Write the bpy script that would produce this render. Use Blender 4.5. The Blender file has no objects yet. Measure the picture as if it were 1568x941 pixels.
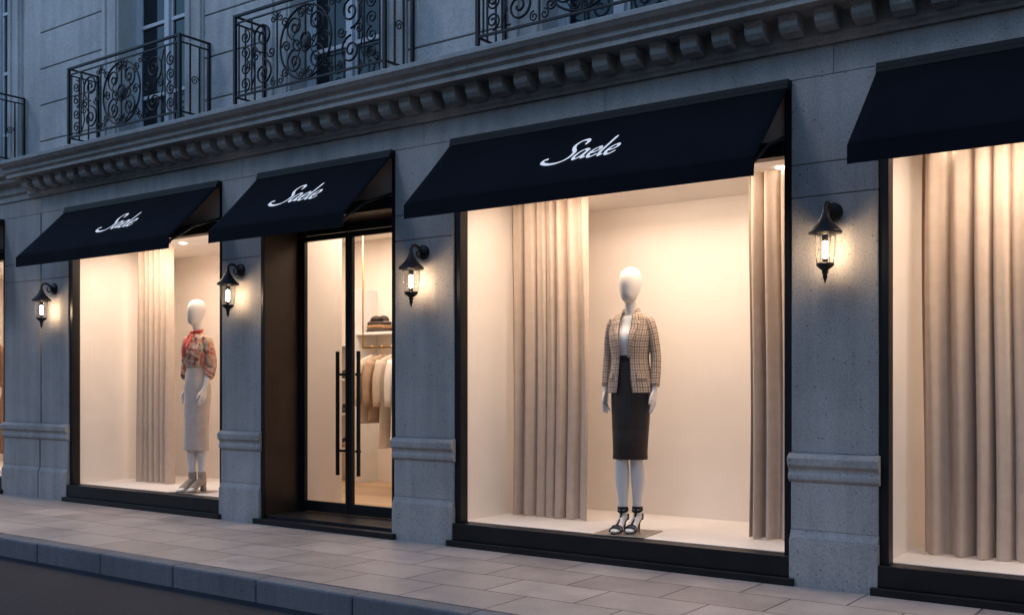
import bpy, bmesh, math, random
from mathutils import Vector, Matrix
random.seed(7)
R=math.radians
scene=bpy.context.scene

# ------------------------------------------------------------------ helpers
def cr(pts,n):
    """catmull-rom through tuples"""
    out=[]; m=len(pts)
    for i in range(m-1):
        p0=pts[max(i-1,0)];p1=pts[i];p2=pts[i+1];p3=pts[min(i+2,m-1)]
        for k in range(n):
            t=k/n;t2=t*t;t3=t2*t
            out.append(tuple(0.5*((2*b)+(-a+c)*t+(2*a-5*b+4*c-d)*t2+(-a+3*b-3*c+d)*t3) for a,b,c,d in zip(p0,p1,p2,p3)))
    out.append(tuple(pts[-1]))
    return out

class MB:
    def __init__(s): s.v=[];s.f=[];s.uv=[]
    def add(s,vs,fs,uvs=None):
        o=len(s.v); s.v+= [tuple(p) for p in vs]
        for i,f in enumerate(fs):
            s.f.append([a+o for a in f]); s.uv.append(uvs[i] if uvs else None)
    def box(s,x0,x1,y0,y1,z0,z1):
        v=[(x0,y0,z0),(x1,y0,z0),(x1,y1,z0),(x0,y1,z0),(x0,y0,z1),(x1,y0,z1),(x1,y1,z1),(x0,y1,z1)]
        s.add(v,[(0,3,2,1),(4,5,6,7),(0,1,5,4),(1,2,6,5),(2,3,7,6),(3,0,4,7)])
    def loft(s,rings,closed=True,caps=True):
        n=len(rings[0]); vs=[p for r in rings for p in r]; fs=[];uv=[]
        vv=0; vl=[0]
        for i in range(1,len(rings)):
            vv+=(Vector(rings[i][0])-Vector(rings[i-1][0])).length; vl.append(vv)
        k=n if closed else n-1
        mid=rings[len(rings)//2]; ul=[0]
        for j in range(k): ul.append(ul[-1]+(Vector(mid[(j+1)%n])-Vector(mid[j])).length)
        for i in range(len(rings)-1):
            for j in range(k):
                a=i*n+j;b=i*n+(j+1)%n
                fs.append((a,b,b+n,a+n)); uv.append([(ul[j],vl[i]),(ul[j+1],vl[i]),(ul[j+1],vl[i+1]),(ul[j],vl[i+1])])
        if caps and closed:
            fs.append(tuple(range(n-1,-1,-1)));uv.append(None)
            fs.append(tuple((len(rings)-1)*n+j for j in range(n)));uv.append(None)
        s.add(vs,fs,uv)
    def tube(s,pts,rad,seg=8,ref=(1,0,0),n=1,caps=True,close=False):
        """rad: float | list of float | list of (a,b)"""
        if not isinstance(rad,(list,tuple)): rad=[rad]*len(pts)
        rr=[(q,q) if not isinstance(q,(list,tuple)) else q for q in rad]
        full=[tuple(p)+tuple(q) for p,q in zip(pts,rr)]
        if n>1: full=cr(full,n)
        P=[Vector(f[:3]) for f in full]; ref=Vector(ref); rings=[]
        for i,p in enumerate(P):
            t=(P[min(i+1,len(P)-1)]-P[max(i-1,0)])
            if t.length<1e-9: t=Vector((0,0,1))
            t.normalize()
            sd=ref-ref.dot(t)*t
            if sd.length<1e-4: sd=Vector((0,1,0))-t.y*t
            sd.normalize(); up=sd.cross(t)
            a,b=full[i][3],full[i][4]
            rings.append([tuple(p+sd*a*math.cos(2*math.pi*j/seg)+up*b*math.sin(2*math.pi*j/seg)) for j in range(seg)])
        s.loft(rings,True,caps)
    def lathe(s,prof,seg=24,c=(0,0,0)):
        rings=[[(c[0]+r*math.cos(2*math.pi*j/seg),c[1]+r*math.sin(2*math.pi*j/seg),c[2]+z) for j in range(seg)] for r,z in prof]
        s.loft(rings)
    def extrude_x(s,prof,x0,x1):
        n=len(prof); v=[(x0,y,z) for y,z in prof]+[(x1,y,z) for y,z in prof]
        f=[(i,(i+1)%n,(i+1)%n+n,i+n) for i in range(n)]+[tuple(range(n-1,-1,-1)),tuple(range(n,2*n))]
        s.add(v,f)
    def ellipsoid(s,c,r,seg=20,rg=12):
        rings=[]
        for i in range(rg+1):
            a=math.pi*(i/rg)*0.998+0.003
            rings.append([(c[0]+r[0]*math.sin(a)*math.cos(2*math.pi*j/seg),c[1]+r[1]*math.sin(a)*math.sin(2*math.pi*j/seg),c[2]-r[2]*math.cos(a)) for j in range(seg)])
        s.loft(rings)
    def squeeze(s,k=.85):
        def f(x,z):
            t=min(1,max(0,(1.60-z)/.10)); u=min(1,max(0,(z-.35)/.2)); return x*(1-(1-k)*t*u)
        s.v=[(f(x,z),y,z) for x,y,z in s.v]; return s
    def obj(s,name,mat,parent=None,bevel=0,smooth=False,solid=0,remesh=0,recalc=True,subsurf=0):
        me=bpy.data.meshes.new(name); me.from_pydata(s.v,[],s.f)
        uvl=me.uv_layers.new(name='UVMap')
        for p,u in zip(me.polygons,s.uv):
            if u:
                for li,q in zip(p.loop_indices,u): uvl.data[li].uv=q
        if recalc:
            bm=bmesh.new(); bm.from_mesh(me); bmesh.ops.recalc_face_normals(bm,faces=bm.faces); bm.to_mesh(me); bm.free()
        if smooth:
            for p in me.polygons: p.use_smooth=True
        me.materials.append(mat)
        ob=bpy.data.objects.new(name,me); scene.collection.objects.link(ob)
        if parent: ob.parent=parent
        if solid:
            m=ob.modifiers.new('s','SOLIDIFY'); m.thickness=solid; m.offset=0
        if remesh:
            m=ob.modifiers.new('r','REMESH'); m.mode='VOXEL'; m.voxel_size=remesh; m.use_smooth_shade=True
            m=ob.modifiers.new('sm','SMOOTH'); m.iterations=3; m.factor=0.5
        if bevel:
            m=ob.modifiers.new('b','BEVEL'); m.width=bevel; m.segments=2; m.limit_method='ANGLE'; m.angle_limit=R(40)
        return ob

def empty(name,loc=(0,0,0),rz=0,parent=None):
    e=bpy.data.objects.new(name,None); scene.collection.objects.link(e)
    e.location=loc; e.rotation_euler=(0,0,rz); e.empty_display_size=.2
    if parent: e.parent=parent
    return e

# ------------------------------------------------------------------ materials
def nmat(name):
    m=bpy.data.materials.new(name); m.use_nodes=True
    nt=m.node_tree; b=nt.nodes['Principled BSDF']; return m,nt,b
def ramp(nt,fac,stops):
    r=nt.nodes.new('ShaderNodeValToRGB'); e=r.color_ramp.elements
    while len(e)<len(stops): e.new(.5)
    for i,(p,c) in enumerate(stops):
        e[i].position=p; e[i].color=(c[0],c[1],c[2],1)
    nt.links.new(fac,r.inputs[0]); return r.outputs[0]
def mul(nt,a,b,f=1.0):
    m=nt.nodes.new('ShaderNodeMix'); m.data_type='RGBA'; m.blend_type='MULTIPLY'; m.inputs[0].default_value=f
    nt.links.new(a,m.inputs[6]); nt.links.new(b,m.inputs[7]); return m.outputs[2]
def noise(nt,scale,detail=4,coord='Object',rough=.6):
    tc=nt.nodes.new('ShaderNodeTexCoord'); n=nt.nodes.new('ShaderNodeTexNoise')
    n.inputs['Scale'].default_value=scale; n.inputs['Detail'].default_value=detail; n.inputs['Roughness'].default_value=rough
    nt.links.new(tc.outputs[coord],n.inputs['Vector']); return n.outputs[0]
def M_(nt,op,a,bv=0):
    n=nt.nodes.new('ShaderNodeMath'); n.operation=op
    for i,q in ((0,a),(1,bv)):
        if isinstance(q,(int,float)): n.inputs[i].default_value=q
        else: nt.links.new(q,n.inputs[i])
    return n.outputs[0]
def bump(nt,b,h,strength=.3,dist=.01):
    n=nt.nodes.new('ShaderNodeBump'); n.inputs['Strength'].default_value=strength; n.inputs['Distance'].default_value=dist
    nt.links.new(h,n.inputs['Height'])
    nt.links.new(n.outputs[0],b.inputs['Normal'])
def simple(name,col,rough=.5,metal=0,var=.12,scale=8,bs=0,bscale=80,spec=None):
    m,nt,b=nmat(name)
    b.inputs['Roughness'].default_value=rough; b.inputs['Metallic'].default_value=metal
    if spec is not None: b.inputs['Specular IOR Level'].default_value=spec
    lo=tuple(c*(1-var) for c in col); hi=tuple(min(1,c*(1+var)) for c in col)
    nt.links.new(ramp(nt,noise(nt,scale,2),[(.3,lo),(.7,hi)]),b.inputs['Base Color'])
    if bs: bump(nt,b,noise(nt,bscale,1),bs,.004)
    return m

def stone_mat(name,base,spots=True):
    m,nt,b=nmat(name); b.inputs['Roughness'].default_value=.85
    c=tuple(base)
    big=ramp(nt,noise(nt,1.3,5,rough=.65),[(.3,tuple(x*.80 for x in c)),(.7,tuple(x*1.12 for x in c))])
    fn=noise(nt,75,3)
    fine=ramp(nt,fn,[(.32,(.74,.74,.74)),(.6,(1,1,1))])
    col=mul(nt,big,fine)
    tc=nt.nodes.new('ShaderNodeTexCoord'); mp=nt.nodes.new('ShaderNodeMapping'); mp.inputs['Scale'].default_value=(7,7,.5)
    nt.links.new(tc.outputs['Object'],mp.inputs[0]); ns=nt.nodes.new('ShaderNodeTexNoise'); ns.inputs['Scale'].default_value=1.2; ns.inputs['Detail'].default_value=3
    nt.links.new(mp.outputs[0],ns.inputs['Vector'])
    col=mul(nt,col,ramp(nt,ns.outputs[0],[(.35,(.84,.84,.84)),(.6,(1,1,1))]))
    h=fn
    if spots:
        v=nt.nodes.new('ShaderNodeTexVoronoi'); v.inputs['Scale'].default_value=44
        nt.links.new(tc.outputs['Object'],v.inputs['Vector'])
        sc=nt.nodes.new('ShaderNodeSeparateColor'); nt.links.new(v.outputs['Color'],sc.inputs[0])
        g=M_(nt,'LESS_THAN',v.outputs['Distance'],M_(nt,'MULTIPLY',M_(nt,'POWER',sc.outputs[0],4),.27))
        col=mul(nt,col,ramp(nt,g,[(0,(1,1,1)),(1,(.38,.38,.40))]))
        h=M_(nt,'SUBTRACT',fn,g)
    bump(nt,b,h,.3,.004)
    nt.links.new(col,b.inputs['Base Color'])
    return m

M={}
M['stone']=stone_mat('limestone',(.40,.385,.365))
M['stone_up']=stone_mat('painted_limestone',(.62,.60,.575),False)
M['stone_cor']=stone_mat('cornice_stone',(.45,.435,.415),False)
M['kerb']=stone_mat('kerb_granite',(.19,.19,.20))
M['black']=simple('black_painted_metal',(.008,.008,.009),.42,0,.3,5,spec=.3)
M['iron']=simple('wrought_iron',(.008,.008,.010),.5,.2,.3,9)
M['bronze']=simple('bronze_panel',(.040,.028,.021),.38,.3,.2,4)
M['soffit']=simple('brown_panel',(.60,.42,.31),.6,0,.15,3)
M['cream']=simple('cream_plaster',(.80,.725,.66),.75,0,.03,2)
M['floorw']=simple('display_floor',(.80,.75,.70),.45,0,.03,3)
M['ceil']=simple('white_ceiling',(.82,.77,.72),.8,0,.02,3)
M['white']=simple('white_paint',(.75,.75,.74),.5,0,.05,4)
M['frame']=simple('window_paint',(.60,.61,.63),.5,0,.06,4)
M['mann']=simple('mannequin_lacquer',(.78,.74,.70),.42,0,.02,3)
M['whitetop']=simple('white_knit',(.84,.82,.79),.85,0,.04,60,.3,300)
M['leather']=simple('black_leather',(.030,.017,.012),.5,0,.3,10,.10,60,spec=.35)
M['beige']=simple('beige_wool',(.64,.53,.44),.85,0,.05,20,.3,260)
M['redscarf']=simple('red_silk',(.55,.06,.04),.45,0,.3,25)
M['shoe_bk']=simple('black_patent',(.010,.009,.009),.4,0,.2,20,spec=.2)
M['shoe_be']=simple('tan_suede',(.46,.36,.27),.8,0,.15,30)
M['brass']=simple('brass',(.65,.42,.15),.3,1,.1,10)
M['brown']=simple('camel_cloth',(.30,.16,.08),.85,0,.15,20)
M['darkcl']=simple('dark_cloth',(.05,.035,.03),.8,0,.2,20)
M['tancl']=simple('tan_cloth',(.42,.30,.21),.85,0,.12,20)
M['creamcl']=simple('cream_cloth',(.60,.51,.42),.85,0,.08,20)
M['plate']=simple('brushed_steel',(.40,.36,.31),.35,.7,.1,30)

m,nt,b=nmat('navy_canvas'); b.inputs['Roughness'].default_value=.9; b.inputs['Specular IOR Level'].default_value=.12
nt.links.new(ramp(nt,noise(nt,2.2,4),[(.3,(.0042,.0048,.0080)),(.7,(.0070,.0077,.0118))]),b.inputs['Base Color'])
bump(nt,b,noise(nt,300,1),.25,.002); M['canvas']=m
m,nt,b=nmat('white_lettering_glow'); b.inputs['Base Color'].default_value=(.85,.85,.85,1); b.inputs['Roughness'].default_value=.5
b.inputs['Emission Color'].default_value=(1,.97,.93,1); b.inputs['Emission Strength'].default_value=.40; M['letter']=m  # slight emission added to brighten the white letters, which are no lamp
m,nt,b=nmat('curtain_linen'); b.inputs['Roughness'].default_value=.9
nt.links.new(ramp(nt,noise(nt,14,2),[(.3,(.50,.395,.32)),(.7,(.56,.445,.36))]),b.inputs['Base Color'])
b.inputs['Sheen Weight'].default_value=.1; M['curtain']=m
def thin_glass(name,tint=(1,1,1),ior=1.45):
    m=bpy.data.materials.new(name); m.use_nodes=True; nt=m.node_tree; nt.nodes.clear()
    o=nt.nodes.new('ShaderNodeOutputMaterial'); mx=nt.nodes.new('ShaderNodeMixShader'); lw=nt.nodes.new('ShaderNodeLayerWeight'); lw.inputs[0].default_value=.5
    fac=M_(nt,'ADD',M_(nt,'MULTIPLY',M_(nt,'POWER',lw.outputs['Facing'],5),.9),.045)
    t=nt.nodes.new('ShaderNodeBsdfTransparent'); t.inputs[0].default_value=(*tint,1); g=nt.nodes.new('ShaderNodeBsdfGlossy'); g.inputs['Roughness'].default_value=.01
    nt.links.new(fac,mx.inputs[0]); nt.links.new(t.outputs[0],mx.inputs[1]); nt.links.new(g.outputs[0],mx.inputs[2]); nt.links.new(mx.outputs[0],o.inputs[0]); return m
M['glass']=thin_glass('window_glass',(.98,.98,.97)); M['lglass']=thin_glass('lantern_glass',(.97,.96,.94))
m,nt,b=nmat('dark_window_glass'); b.inputs['Base Color'].default_value=(.012,.015,.02,1); b.inputs['Roughness'].default_value=.06; b.inputs['IOR'].default_value=1.4
bump(nt,b,noise(nt,1.5,1),.03,.02); M['dglass']=m
def emis(name,col,s):
    m=bpy.data.materials.new(name); m.use_nodes=True; nt=m.node_tree; nt.nodes.clear()
    o=nt.nodes.new('ShaderNodeOutputMaterial'); e=nt.nodes.new('ShaderNodeEmission'); e.inputs[0].default_value=(*col,1); e.inputs[1].default_value=s
    nt.links.new(e.outputs[0],o.inputs[0]); return m
M['bulb']=emis('lantern_bulb',(1,.70,.45),190)
M['spot']=emis('downlight_lens',(1,.85,.68),12)
# plaid
m,nt,b=nmat('tweed_plaid'); b.inputs['Roughness'].default_value=.9
tc=nt.nodes.new('ShaderNodeTexCoord'); sx=nt.nodes.new('ShaderNodeSeparateXYZ'); nt.links.new(tc.outputs['UV'],sx.inputs[0])
def stripe(ax,per,w,off=0):
    f=M_(nt,'FRACT',M_(nt,'DIVIDE',M_(nt,'ADD',sx.outputs[ax],off+5),per),0); return M_(nt,'LESS_THAN',f,w)
d=M_(nt,'ADD',stripe(0,.040,.18),stripe(1,.040,.18)); d=M_(nt,'ADD',d,M_(nt,'ADD',stripe(0,.040,.10,.018),stripe(1,.040,.10,.018)))
d2=M_(nt,'MULTIPLY',stripe(0,.0085,.5),stripe(1,.0085,.5))
col=ramp(nt,M_(nt,'MULTIPLY',d,.45),[(0,(.76,.60,.47)),(.45,(.34,.235,.17)),(.9,(.11,.072,.055))])
col=mul(nt,col,ramp(nt,d2,[(0,(1,1,1)),(1,(.60,.56,.52))]))
col=mul(nt,col,ramp(nt,noise(nt,90,2),[(.35,(.75,.75,.75)),(.6,(1,1,1))]))
nt.links.new(col,b.inputs['Base Color']); M['plaid']=m
# floral
m,nt,b=nmat('floral_silk'); b.inputs['Roughness'].default_value=.5
tc=nt.nodes.new('ShaderNodeTexCoord'); v=nt.nodes.new('ShaderNodeTexVoronoi'); v.inputs['Scale'].default_value=38
nt.links.new(tc.outputs['Object'],v.inputs['Vector']); sc=nt.nodes.new('ShaderNodeSeparateColor'); nt.links.new(v.outputs['Color'],sc.inputs[0])
r=nt.nodes.new('ShaderNodeValToRGB'); r.color_ramp.interpolation='CONSTANT'; e=r.color_ramp.elements
cols=[(0,(.56,.40,.28)),(.28,(.52,.11,.06)),(.50,(.60,.44,.32)),(.66,(.18,.09,.08)),(.73,(.60,.24,.12)),(.88,(.40,.33,.27))]
while len(e)<len(cols): e.new(.5)
for i,(p,c) in enumerate(cols): e[i].position=p; e[i].color=(*c,1)
nt.links.new(sc.outputs[1],r.inputs[0]); nt.links.new(r.outputs[0],b.inputs['Base Color']); M['floral']=m
# paving
m,nt,b=nmat('paving_slabs')
tc=nt.nodes.new('ShaderNodeTexCoord'); br=nt.nodes.new('ShaderNodeTexBrick'); br.offset=.5
for k,vv in (('Scale',1),('Brick Width',.62),('Row Height',.41),('Mortar Size',.005),('Mortar Smooth',.15)): br.inputs[k].default_value=vv
br.inputs['Color1'].default_value=(.38,.325,.29,1); br.inputs['Color2'].default_value=(.51,.44,.395,1); br.inputs['Mortar'].default_value=(.08,.07,.062,1)
nt.links.new(tc.outputs['Object'],br.inputs['Vector'])
n1=noise(nt,2.5,6,rough=.7); n2=noise(nt,110,2)
col=mul(nt,br.outputs[0],ramp(nt,n1,[(.3,(.70,.70,.72)),(.65,(1.0,1.0,1.0))]))
col=mul(nt,col,ramp(nt,n2,[(.3,(.78,.78,.78)),(.6,(1,1,1))]))
nt.links.new(col,b.inputs['Base Color'])
bump(nt,b,M_(nt,'SUBTRACT',M_(nt,'MULTIPLY',noise(nt,25,4),.35),br.outputs[1]),.7,.008)
nt.links.new(ramp(nt,n1,[(.3,(.34,.34,.34)),(.7,(.56,.56,.56))]),b.inputs['Roughness'])
M['pave']=m
m,nt,b=nmat('asphalt'); an=noise(nt,70,3,rough=.8)
tcol=ramp(nt,an,[(.35,(.009,.011,.016)),(.75,(.048,.055,.076))])
nt.links.new(mul(nt,tcol,ramp(nt,noise(nt,1.1,4),[(.3,(.6,.6,.6)),(.7,(1,1,1))])),b.inputs['Base Color'])
b.inputs['Roughness'].default_value=.7; b.inputs['Specular IOR Level'].default_value=.3
bump(nt,b,an,1.0,.015); M['asphalt']=m
M['ground']=simple('ground_dirt',(.06,.06,.06),.9)
m,nt,b=nmat('oak_floor'); b.inputs['Roughness'].default_value=.4
tc=nt.nodes.new('ShaderNodeTexCoord'); br=nt.nodes.new('ShaderNodeTexBrick')
for k,vv in (('Scale',1),('Brick Width',1.2),('Row Height',.14),('Mortar Size',.002)): br.inputs[k].default_value=vv
br.inputs['Color1'].default_value=(.50,.33,.19,1); br.inputs['Color2'].default_value=(.60,.42,.26,1); br.inputs['Mortar'].default_value=(.2,.12,.07,1)
nt.links.new(tc.outputs['Object'],br.inputs['Vector']); nt.links.new(br.outputs[0],b.inputs['Base Color']); M['oak']=m
M['far_stone']=simple('opposite_stone',(.26,.245,.23),.9,0,.15,.8)

# ------------------------------------------------------------------ ground
g=MB(); g.add([(-400,-400,-.146),(400,-400,-.146),(400,400,-.146),(-400,400,-.146)],[(0,1,2,3)]); g.obj('ground',M['ground'],recalc=False)
g=MB(); g.add([(-120,-14.5,-.142),(120,-14.5,-.142),(120,-1.6,-.142),(-120,-1.6,-.142)],[(0,1,2,3)]); g.obj('road',M['asphalt'],recalc=False)
g=MB(); g.box(-60,60,-1.645,1.0,-.3,0); g.obj('pavement',M['pave'])
g=MB(); g.box(-120,60,-18.2,-14.4,-.3,0); g.obj('pavement',M['pave'])
k=empty('kerb')
g=MB()
x=-4.243-.83*40
while x<20:
    dz=random.uniform(-.003,.002)
    g.box(x+.004,x+.826,-1.785+random.uniform(-.003,.003),-1.65,-.3,.003+dz); x+=.83
g.obj('kerb_stones',M['kerb'],k,bevel=.014,smooth=False)
# unseen building added across the street so the glass reflects dark facades
ob_=empty('added_opposite_building')
w=MB(); gg=MB(); fr_=MB()
w.box(-120,60,-26,-18.3,-.2,10.5); w.box(-120,60,-18.3,-17.75,10.505,10.9); w.box(-120,60,-18.3,-17.95,3.6,3.85)
x=-118
while x<58:
    for z0,z1 in ((.5,3.0),(4.2,6.4),(7.1,9.3)):
        gg.box(x,x+1.2,-18.31,-18.28,z0,z1)
        fr_.box(x-.12,x-.001,-18.3,-18.2,z0-.1,z1+.1); fr_.box(x+1.201,x+1.32,-18.3,-18.2,z0-.1,z1+.1); fr_.box(x,x+1.2,-18.3,-18.2,z1+.001,z1+.12); fr_.box(x,x+1.2,-18.3,-18.15,z0-.12,z0-.001)
    x+=3.0
w.obj('opposite_walls',M['far_stone'],ob_); gg.obj('opposite_windows',M['dglass'],ob_); fr_.obj('opposite_window_surrounds',M['far_stone'],ob_)

# ------------------------------------------------------------------ building
B=empty('boutique_building')
WX=[(-13.85,-11.35),(-10.09,-7.627),(-4.943,-2.326),(-1.811,.80)]
DX=(-7.10,-5.535)
PIL=[(-14.4,-13.85),(-11.35,-10.625),(-10.60,-10.09),(-7.627,-7.10),(-5.535,-4.943),(-2.326,-1.811),(.80,1.32)]
st=MB(); core=MB()
for a,b_ in PIL:
    core.box(a+.01,b_-.01,.014,.44,-.05,3.035)
    for z0,z1,p in ((0,.285,.035),(.335,.62,.012),(.795,2.32,0),(2.324,2.516,0),(2.52,3.03,0)):
        st.box(a-(.004 if p>.03 else 0),b_+(.004 if p>.03 else 0),-p,.42 if p<.03 else .10,z0 if z0 else -.02,z1)
    st.extrude_x([(-.033,.285),(-.016,.318),(-.012,.3345),(.10,.3345),(.10,.2855)],a-.002,b_+.002)
    st.extrude_x([(-.012,.6205),(-.030,.640),(-.032,.665),(-.020,.680),(-.022,.70),(-.045,.722),(-.050,.765),(-.030,.785),(0,.7945),(.011,.7945),(.011,.6205)],a-.012,b_+.012)
st.obj('pilasters',M['stone'],B,bevel=.005); core.obj('pilaster_cores',M['kerb'],B)
w=MB(); w.box(-10.63,-10.595,.03,.42,-.02,3.03)
w.box(-40,-14.4,0,.44,-.02,3.03); w.box(1.32,9,0,.44,-.02,3.03)
xs=[-40,-17,-14.12,-11.35,-10.612,-8.85,-7.36,-6.3,-5.24,-3.63,-2.07,-.5,1.06,4,9]
for a,b_ in zip(xs[:-1],xs[1:]): w.box(a+.0015,b_-.0015,.0015,.6,3.033,3.205)
w.obj('ground_floor_walls',M['stone'],B,bevel=.003)
w=MB(); w.box(-40,9,.012,.58,3.0,3.3); w.obj('lintel_core',M['kerb'],B)
c=MB()
prof=[(0.3,3.207),(-.022,3.207),(-.03,3.225),(-.05,3.24),(-.055,3.25),(-.055,3.372),(-.285,3.372),(-.285,3.405),(-.30,3.415),(-.315,3.425),(-.315,3.452),(-.33,3.462),(-.355,3.472),(-.375,3.492),(-.385,3.50),(-.385,3.532),(-.375,3.538),(.3,3.556)]
c.extrude_x(prof,-10.79,9)
prof2=[(0.3,3.207),(-.015,3.207),(-.02,3.26),(-.05,3.28),(-.06,3.36),(-.14,3.38),(-.15,3.42),(-.2,3.44),(-.22,3.50),(.3,3.52)]
c.extrude_x(prof2,-40,-10.795)
c.obj('cornice',M['stone_cor'],B,bevel=.003)
d=MB(); x=-10.66
while x<8.9:
    w_=.115; y0=-.195
    prof=[(-.056,3.262),(-.10,3.255),(-.16,3.268),(-.188,3.295),(y0,3.32),(y0,3.348),(-.205,3.352),(-.205,3.371),(-.056,3.371)]
    d.extrude_x(prof,x,x+w_); x+=.2135
d.obj('cornice_modillions',M['stone_cor'],B,bevel=.004)
UW=[-11.75,-8.64,-6.18,-3.60,-1.0,1.6]
hw=.52
up=MB(); gap=MB(); ZT=7.4
gap.box(-10.6,9,.02,.5,3.5,3.56)
segs=[]; last=-10.60
for cx in UW[1:]:
    segs.append((last,cx-hw-.27)); last=cx+hw+.27
segs.append((last,9))
z=3.40
rows=[]
while z<ZT:
    rows.append((max(z,3.55),min(z+.385,ZT))); z+=.385
for a,b_ in segs:
    for z0,z1 in rows: up.box(a,b_,-.02,.30,z0+.006,z1-.006)
    gap.box(a+.002,b_-.002,.0,.45,3.54,ZT)
up.obj('rusticated_courses',M['stone_up'],B,bevel=.006)
gap.obj('upper_wall_core',M['stone'],B)
pl=MB(); pl.box(-11.0,-10.612,-.005,.45,3.50,ZT); pl.box(-40,-12.5,-.005,.45,3.50,ZT)
pl.obj('upper_plain_wall',M['stone_up'],B)
su=MB(); fr=MB(); gl=MB(); bk=MB()
for cx in UW:
    for s in (-1,1):
        a=cx+s*hw; b2=cx+s*(hw+.27)
        lo,hi=min(a,b2),max(a,b2)
        su.box(lo,hi,-.035,.40,3.54,ZT)
        m1=cx+s*(hw+.03); m2=cx+s*(hw+.09); su.box(min(m1,m2),max(m1,m2),-.05,-.03,3.54,ZT-.01)
        m1=cx+s*(hw+.20); m2=cx+s*(hw+.25); su.box(min(m1,m2),max(m1,m2),-.055,-.03,3.54,ZT-.01)
    y0,y1=.16,.21
    x0,x1=cx-hw,cx+hw
    fr.box(x0,x0+.06,y0,y1,3.56,ZT); fr.box(x1-.06,x1,y0,y1,3.56,ZT)
    fr.box(cx-.035,cx+.035,y0-.015,y1,3.561,ZT-.01)
    for zz in (3.56,4.02,4.72,5.4,6.1):
        fr.box(x0+.0605,cx-.0355,y0+.008,y1-.004,zz,zz+(.10 if zz<3.6 else .035)); fr.box(cx+.0355,x1-.0605,y0+.008,y1-.004,zz,zz+(.10 if zz<3.6 else .035))
    for q in (x0+.06,cx+.035): fr.box(q+.0005,q+.03,y0+.012,y1-.006,3.562,ZT-.02)
    for q in (x1-.06,cx-.035): fr.box(q-.03,q-.0005,y0+.012,y1-.006,3.562,ZT-.02)
    gl.box(x0+.03,x1-.03,.19,.196,3.56,ZT-.03)
    bk.box(x0-.05,x1+.05,.30,.44,3.5,ZT)
su.obj('window_surrounds',M['stone_up'],B,bevel=.004)
fr.obj('upper_window_frames',M['frame'],B,bevel=.003)
gl.obj('upper_window_glass',M['dglass'],B); bk.obj('upper_window_backing',M['black'],B)
rf=MB(); rf.box(-40,9,.25,6,ZT+.001,ZT+.2); rf.box(-40,9,-.3,.3,ZT+.205,ZT+.35); rf.box(-40,9,5.5,6,-.1,ZT)
rf.obj('roof_slab',M['stone_cor'],B)

# shop windows
fb=MB(); gls=MB(); pan=MB(); inn=MB(); flo=MB(); cei=MB(); lens=MB()
def pane(mb,x0,x1,y,z0,z1): mb.add([(x0,y,z0),(x1,y,z0),(x1,y,z1),(x0,y,z1)],[(0,1,2,3)])
def area(name,loc,rot,sx_,sy_,p,col,parent):
    l=bpy.data.lights.new(name,'AREA'); l.shape='RECTANGLE'; l.size=sx_; l.size_y=sy_; l.energy=p; l.color=col
    o=bpy.data.objects.new(name,l); scene.collection.objects.link(o); o.location=loc; o.rotation_euler=rot; o.parent=parent; return o
WARM=(1,.795,.63)
for i,(a,b_) in enumerate(WX):
    fb.box(a-.001,a+.055,.012,.10,.17,3.0); fb.box(b_-.05,b_+.001,.012,.10,.17,3.0)
    fb.box(a-.001,b_+.001,-.022,.11,.046,.169)
    fb.box(a-.03,b_+.03,-.062,.1,-.01,.045)
    fb.box(a+.056,b_-.051,.0,.10,2.585,2.68)
    fb.box(a+.001,b_-.001,-.05,.09,3.0005,3.034)
    pan.box(a+.056,b_-.051,.045,.075,2.681,3.0)
    pane(gls,a+.05,b_-.045,.058,.168,2.59)
    D=1.3
    flo.box(a-.01,b_+.01,.112,D,.10,.172)
    inn.box(a-.04,a+.012,.11,D+.04,.12,2.70); inn.box(b_-.012,b_+.04,.11,D+.04,.12,2.70); inn.box(a+.0125,b_-.0125,D,D+.05,.12,2.70)
    cei.box(a+.0125,b_-.0125,.101,D-.001,2.63,2.69)
    nn=5
    for j in range(nn):
        x=a+(b_-a)*(j+.5)/nn
        lens.lathe([(.001,2.622),(.035,2.622),(.035,2.6295),(.001,2.6295)],16,(x,.50,0))
    area('window_strip_light',((a+b_)/2,.19,2.618),(R(14),0,0),b_-a-.8,.12,39,WARM,B)
    area('window_back_light',((a+b_)/2,.74,2.618),(R(-14),0,0),b_-a-.8,.40,20,WARM,B)
fb.obj('shopfront_frames',M['black'],B,bevel=.003); gls.obj('shopfront_glass',M['glass'],B,recalc=False); pan.obj('transom_panels',M['soffit'],B)
inn.obj('display_walls',M['cream'],B); flo.obj('display_floors',M['floorw'],B); cei.obj('display_ceilings',M['ceil'],B); lens.obj('downlights',M['spot'],B)

# door
dm=MB(); br_=MB(); dg=MB()
a,b_=DX
br_.box(a+.001,a+.03,.02,.47,.07,3.0); br_.box(b_-.03,b_-.001,.02,.47,.07,3.0)
dm.box(a-.001,a+.032,-.004,.019,.0,3.0); dm.box(b_-.032,b_+.001,-.004,.019,0,3.0)
dm.box(a+.033,b_-.033,-.01,.09,2.585,2.68); dm.box(a+.001,b_-.001,-.05,.09,3.0005,3.034)
br_.box(a+.031,b_-.031,.092,.47,2.60,2.66)
pan2=MB(); pan2.box(a+.033,b_-.033,.045,.075,2.681,3.0); pan2.obj('door_transom_panel',M['soffit'],B)
dm.box(a-.04,b_+.04,-.065,.02,-.01,.045); dm.box(a+.002,b_-.002,.0205,.55,-.01,.072)
L0,C0,R1=a+.03,-6.45,-5.86
dm.box(L0,L0+.035,.40,.46,.073,2.60); dm.box(R1,b_-.031,.40,.46,.073,2.60)
dm.box(L0+.0355,R1-.0005,.40,.46,2.53,2.599)
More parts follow.
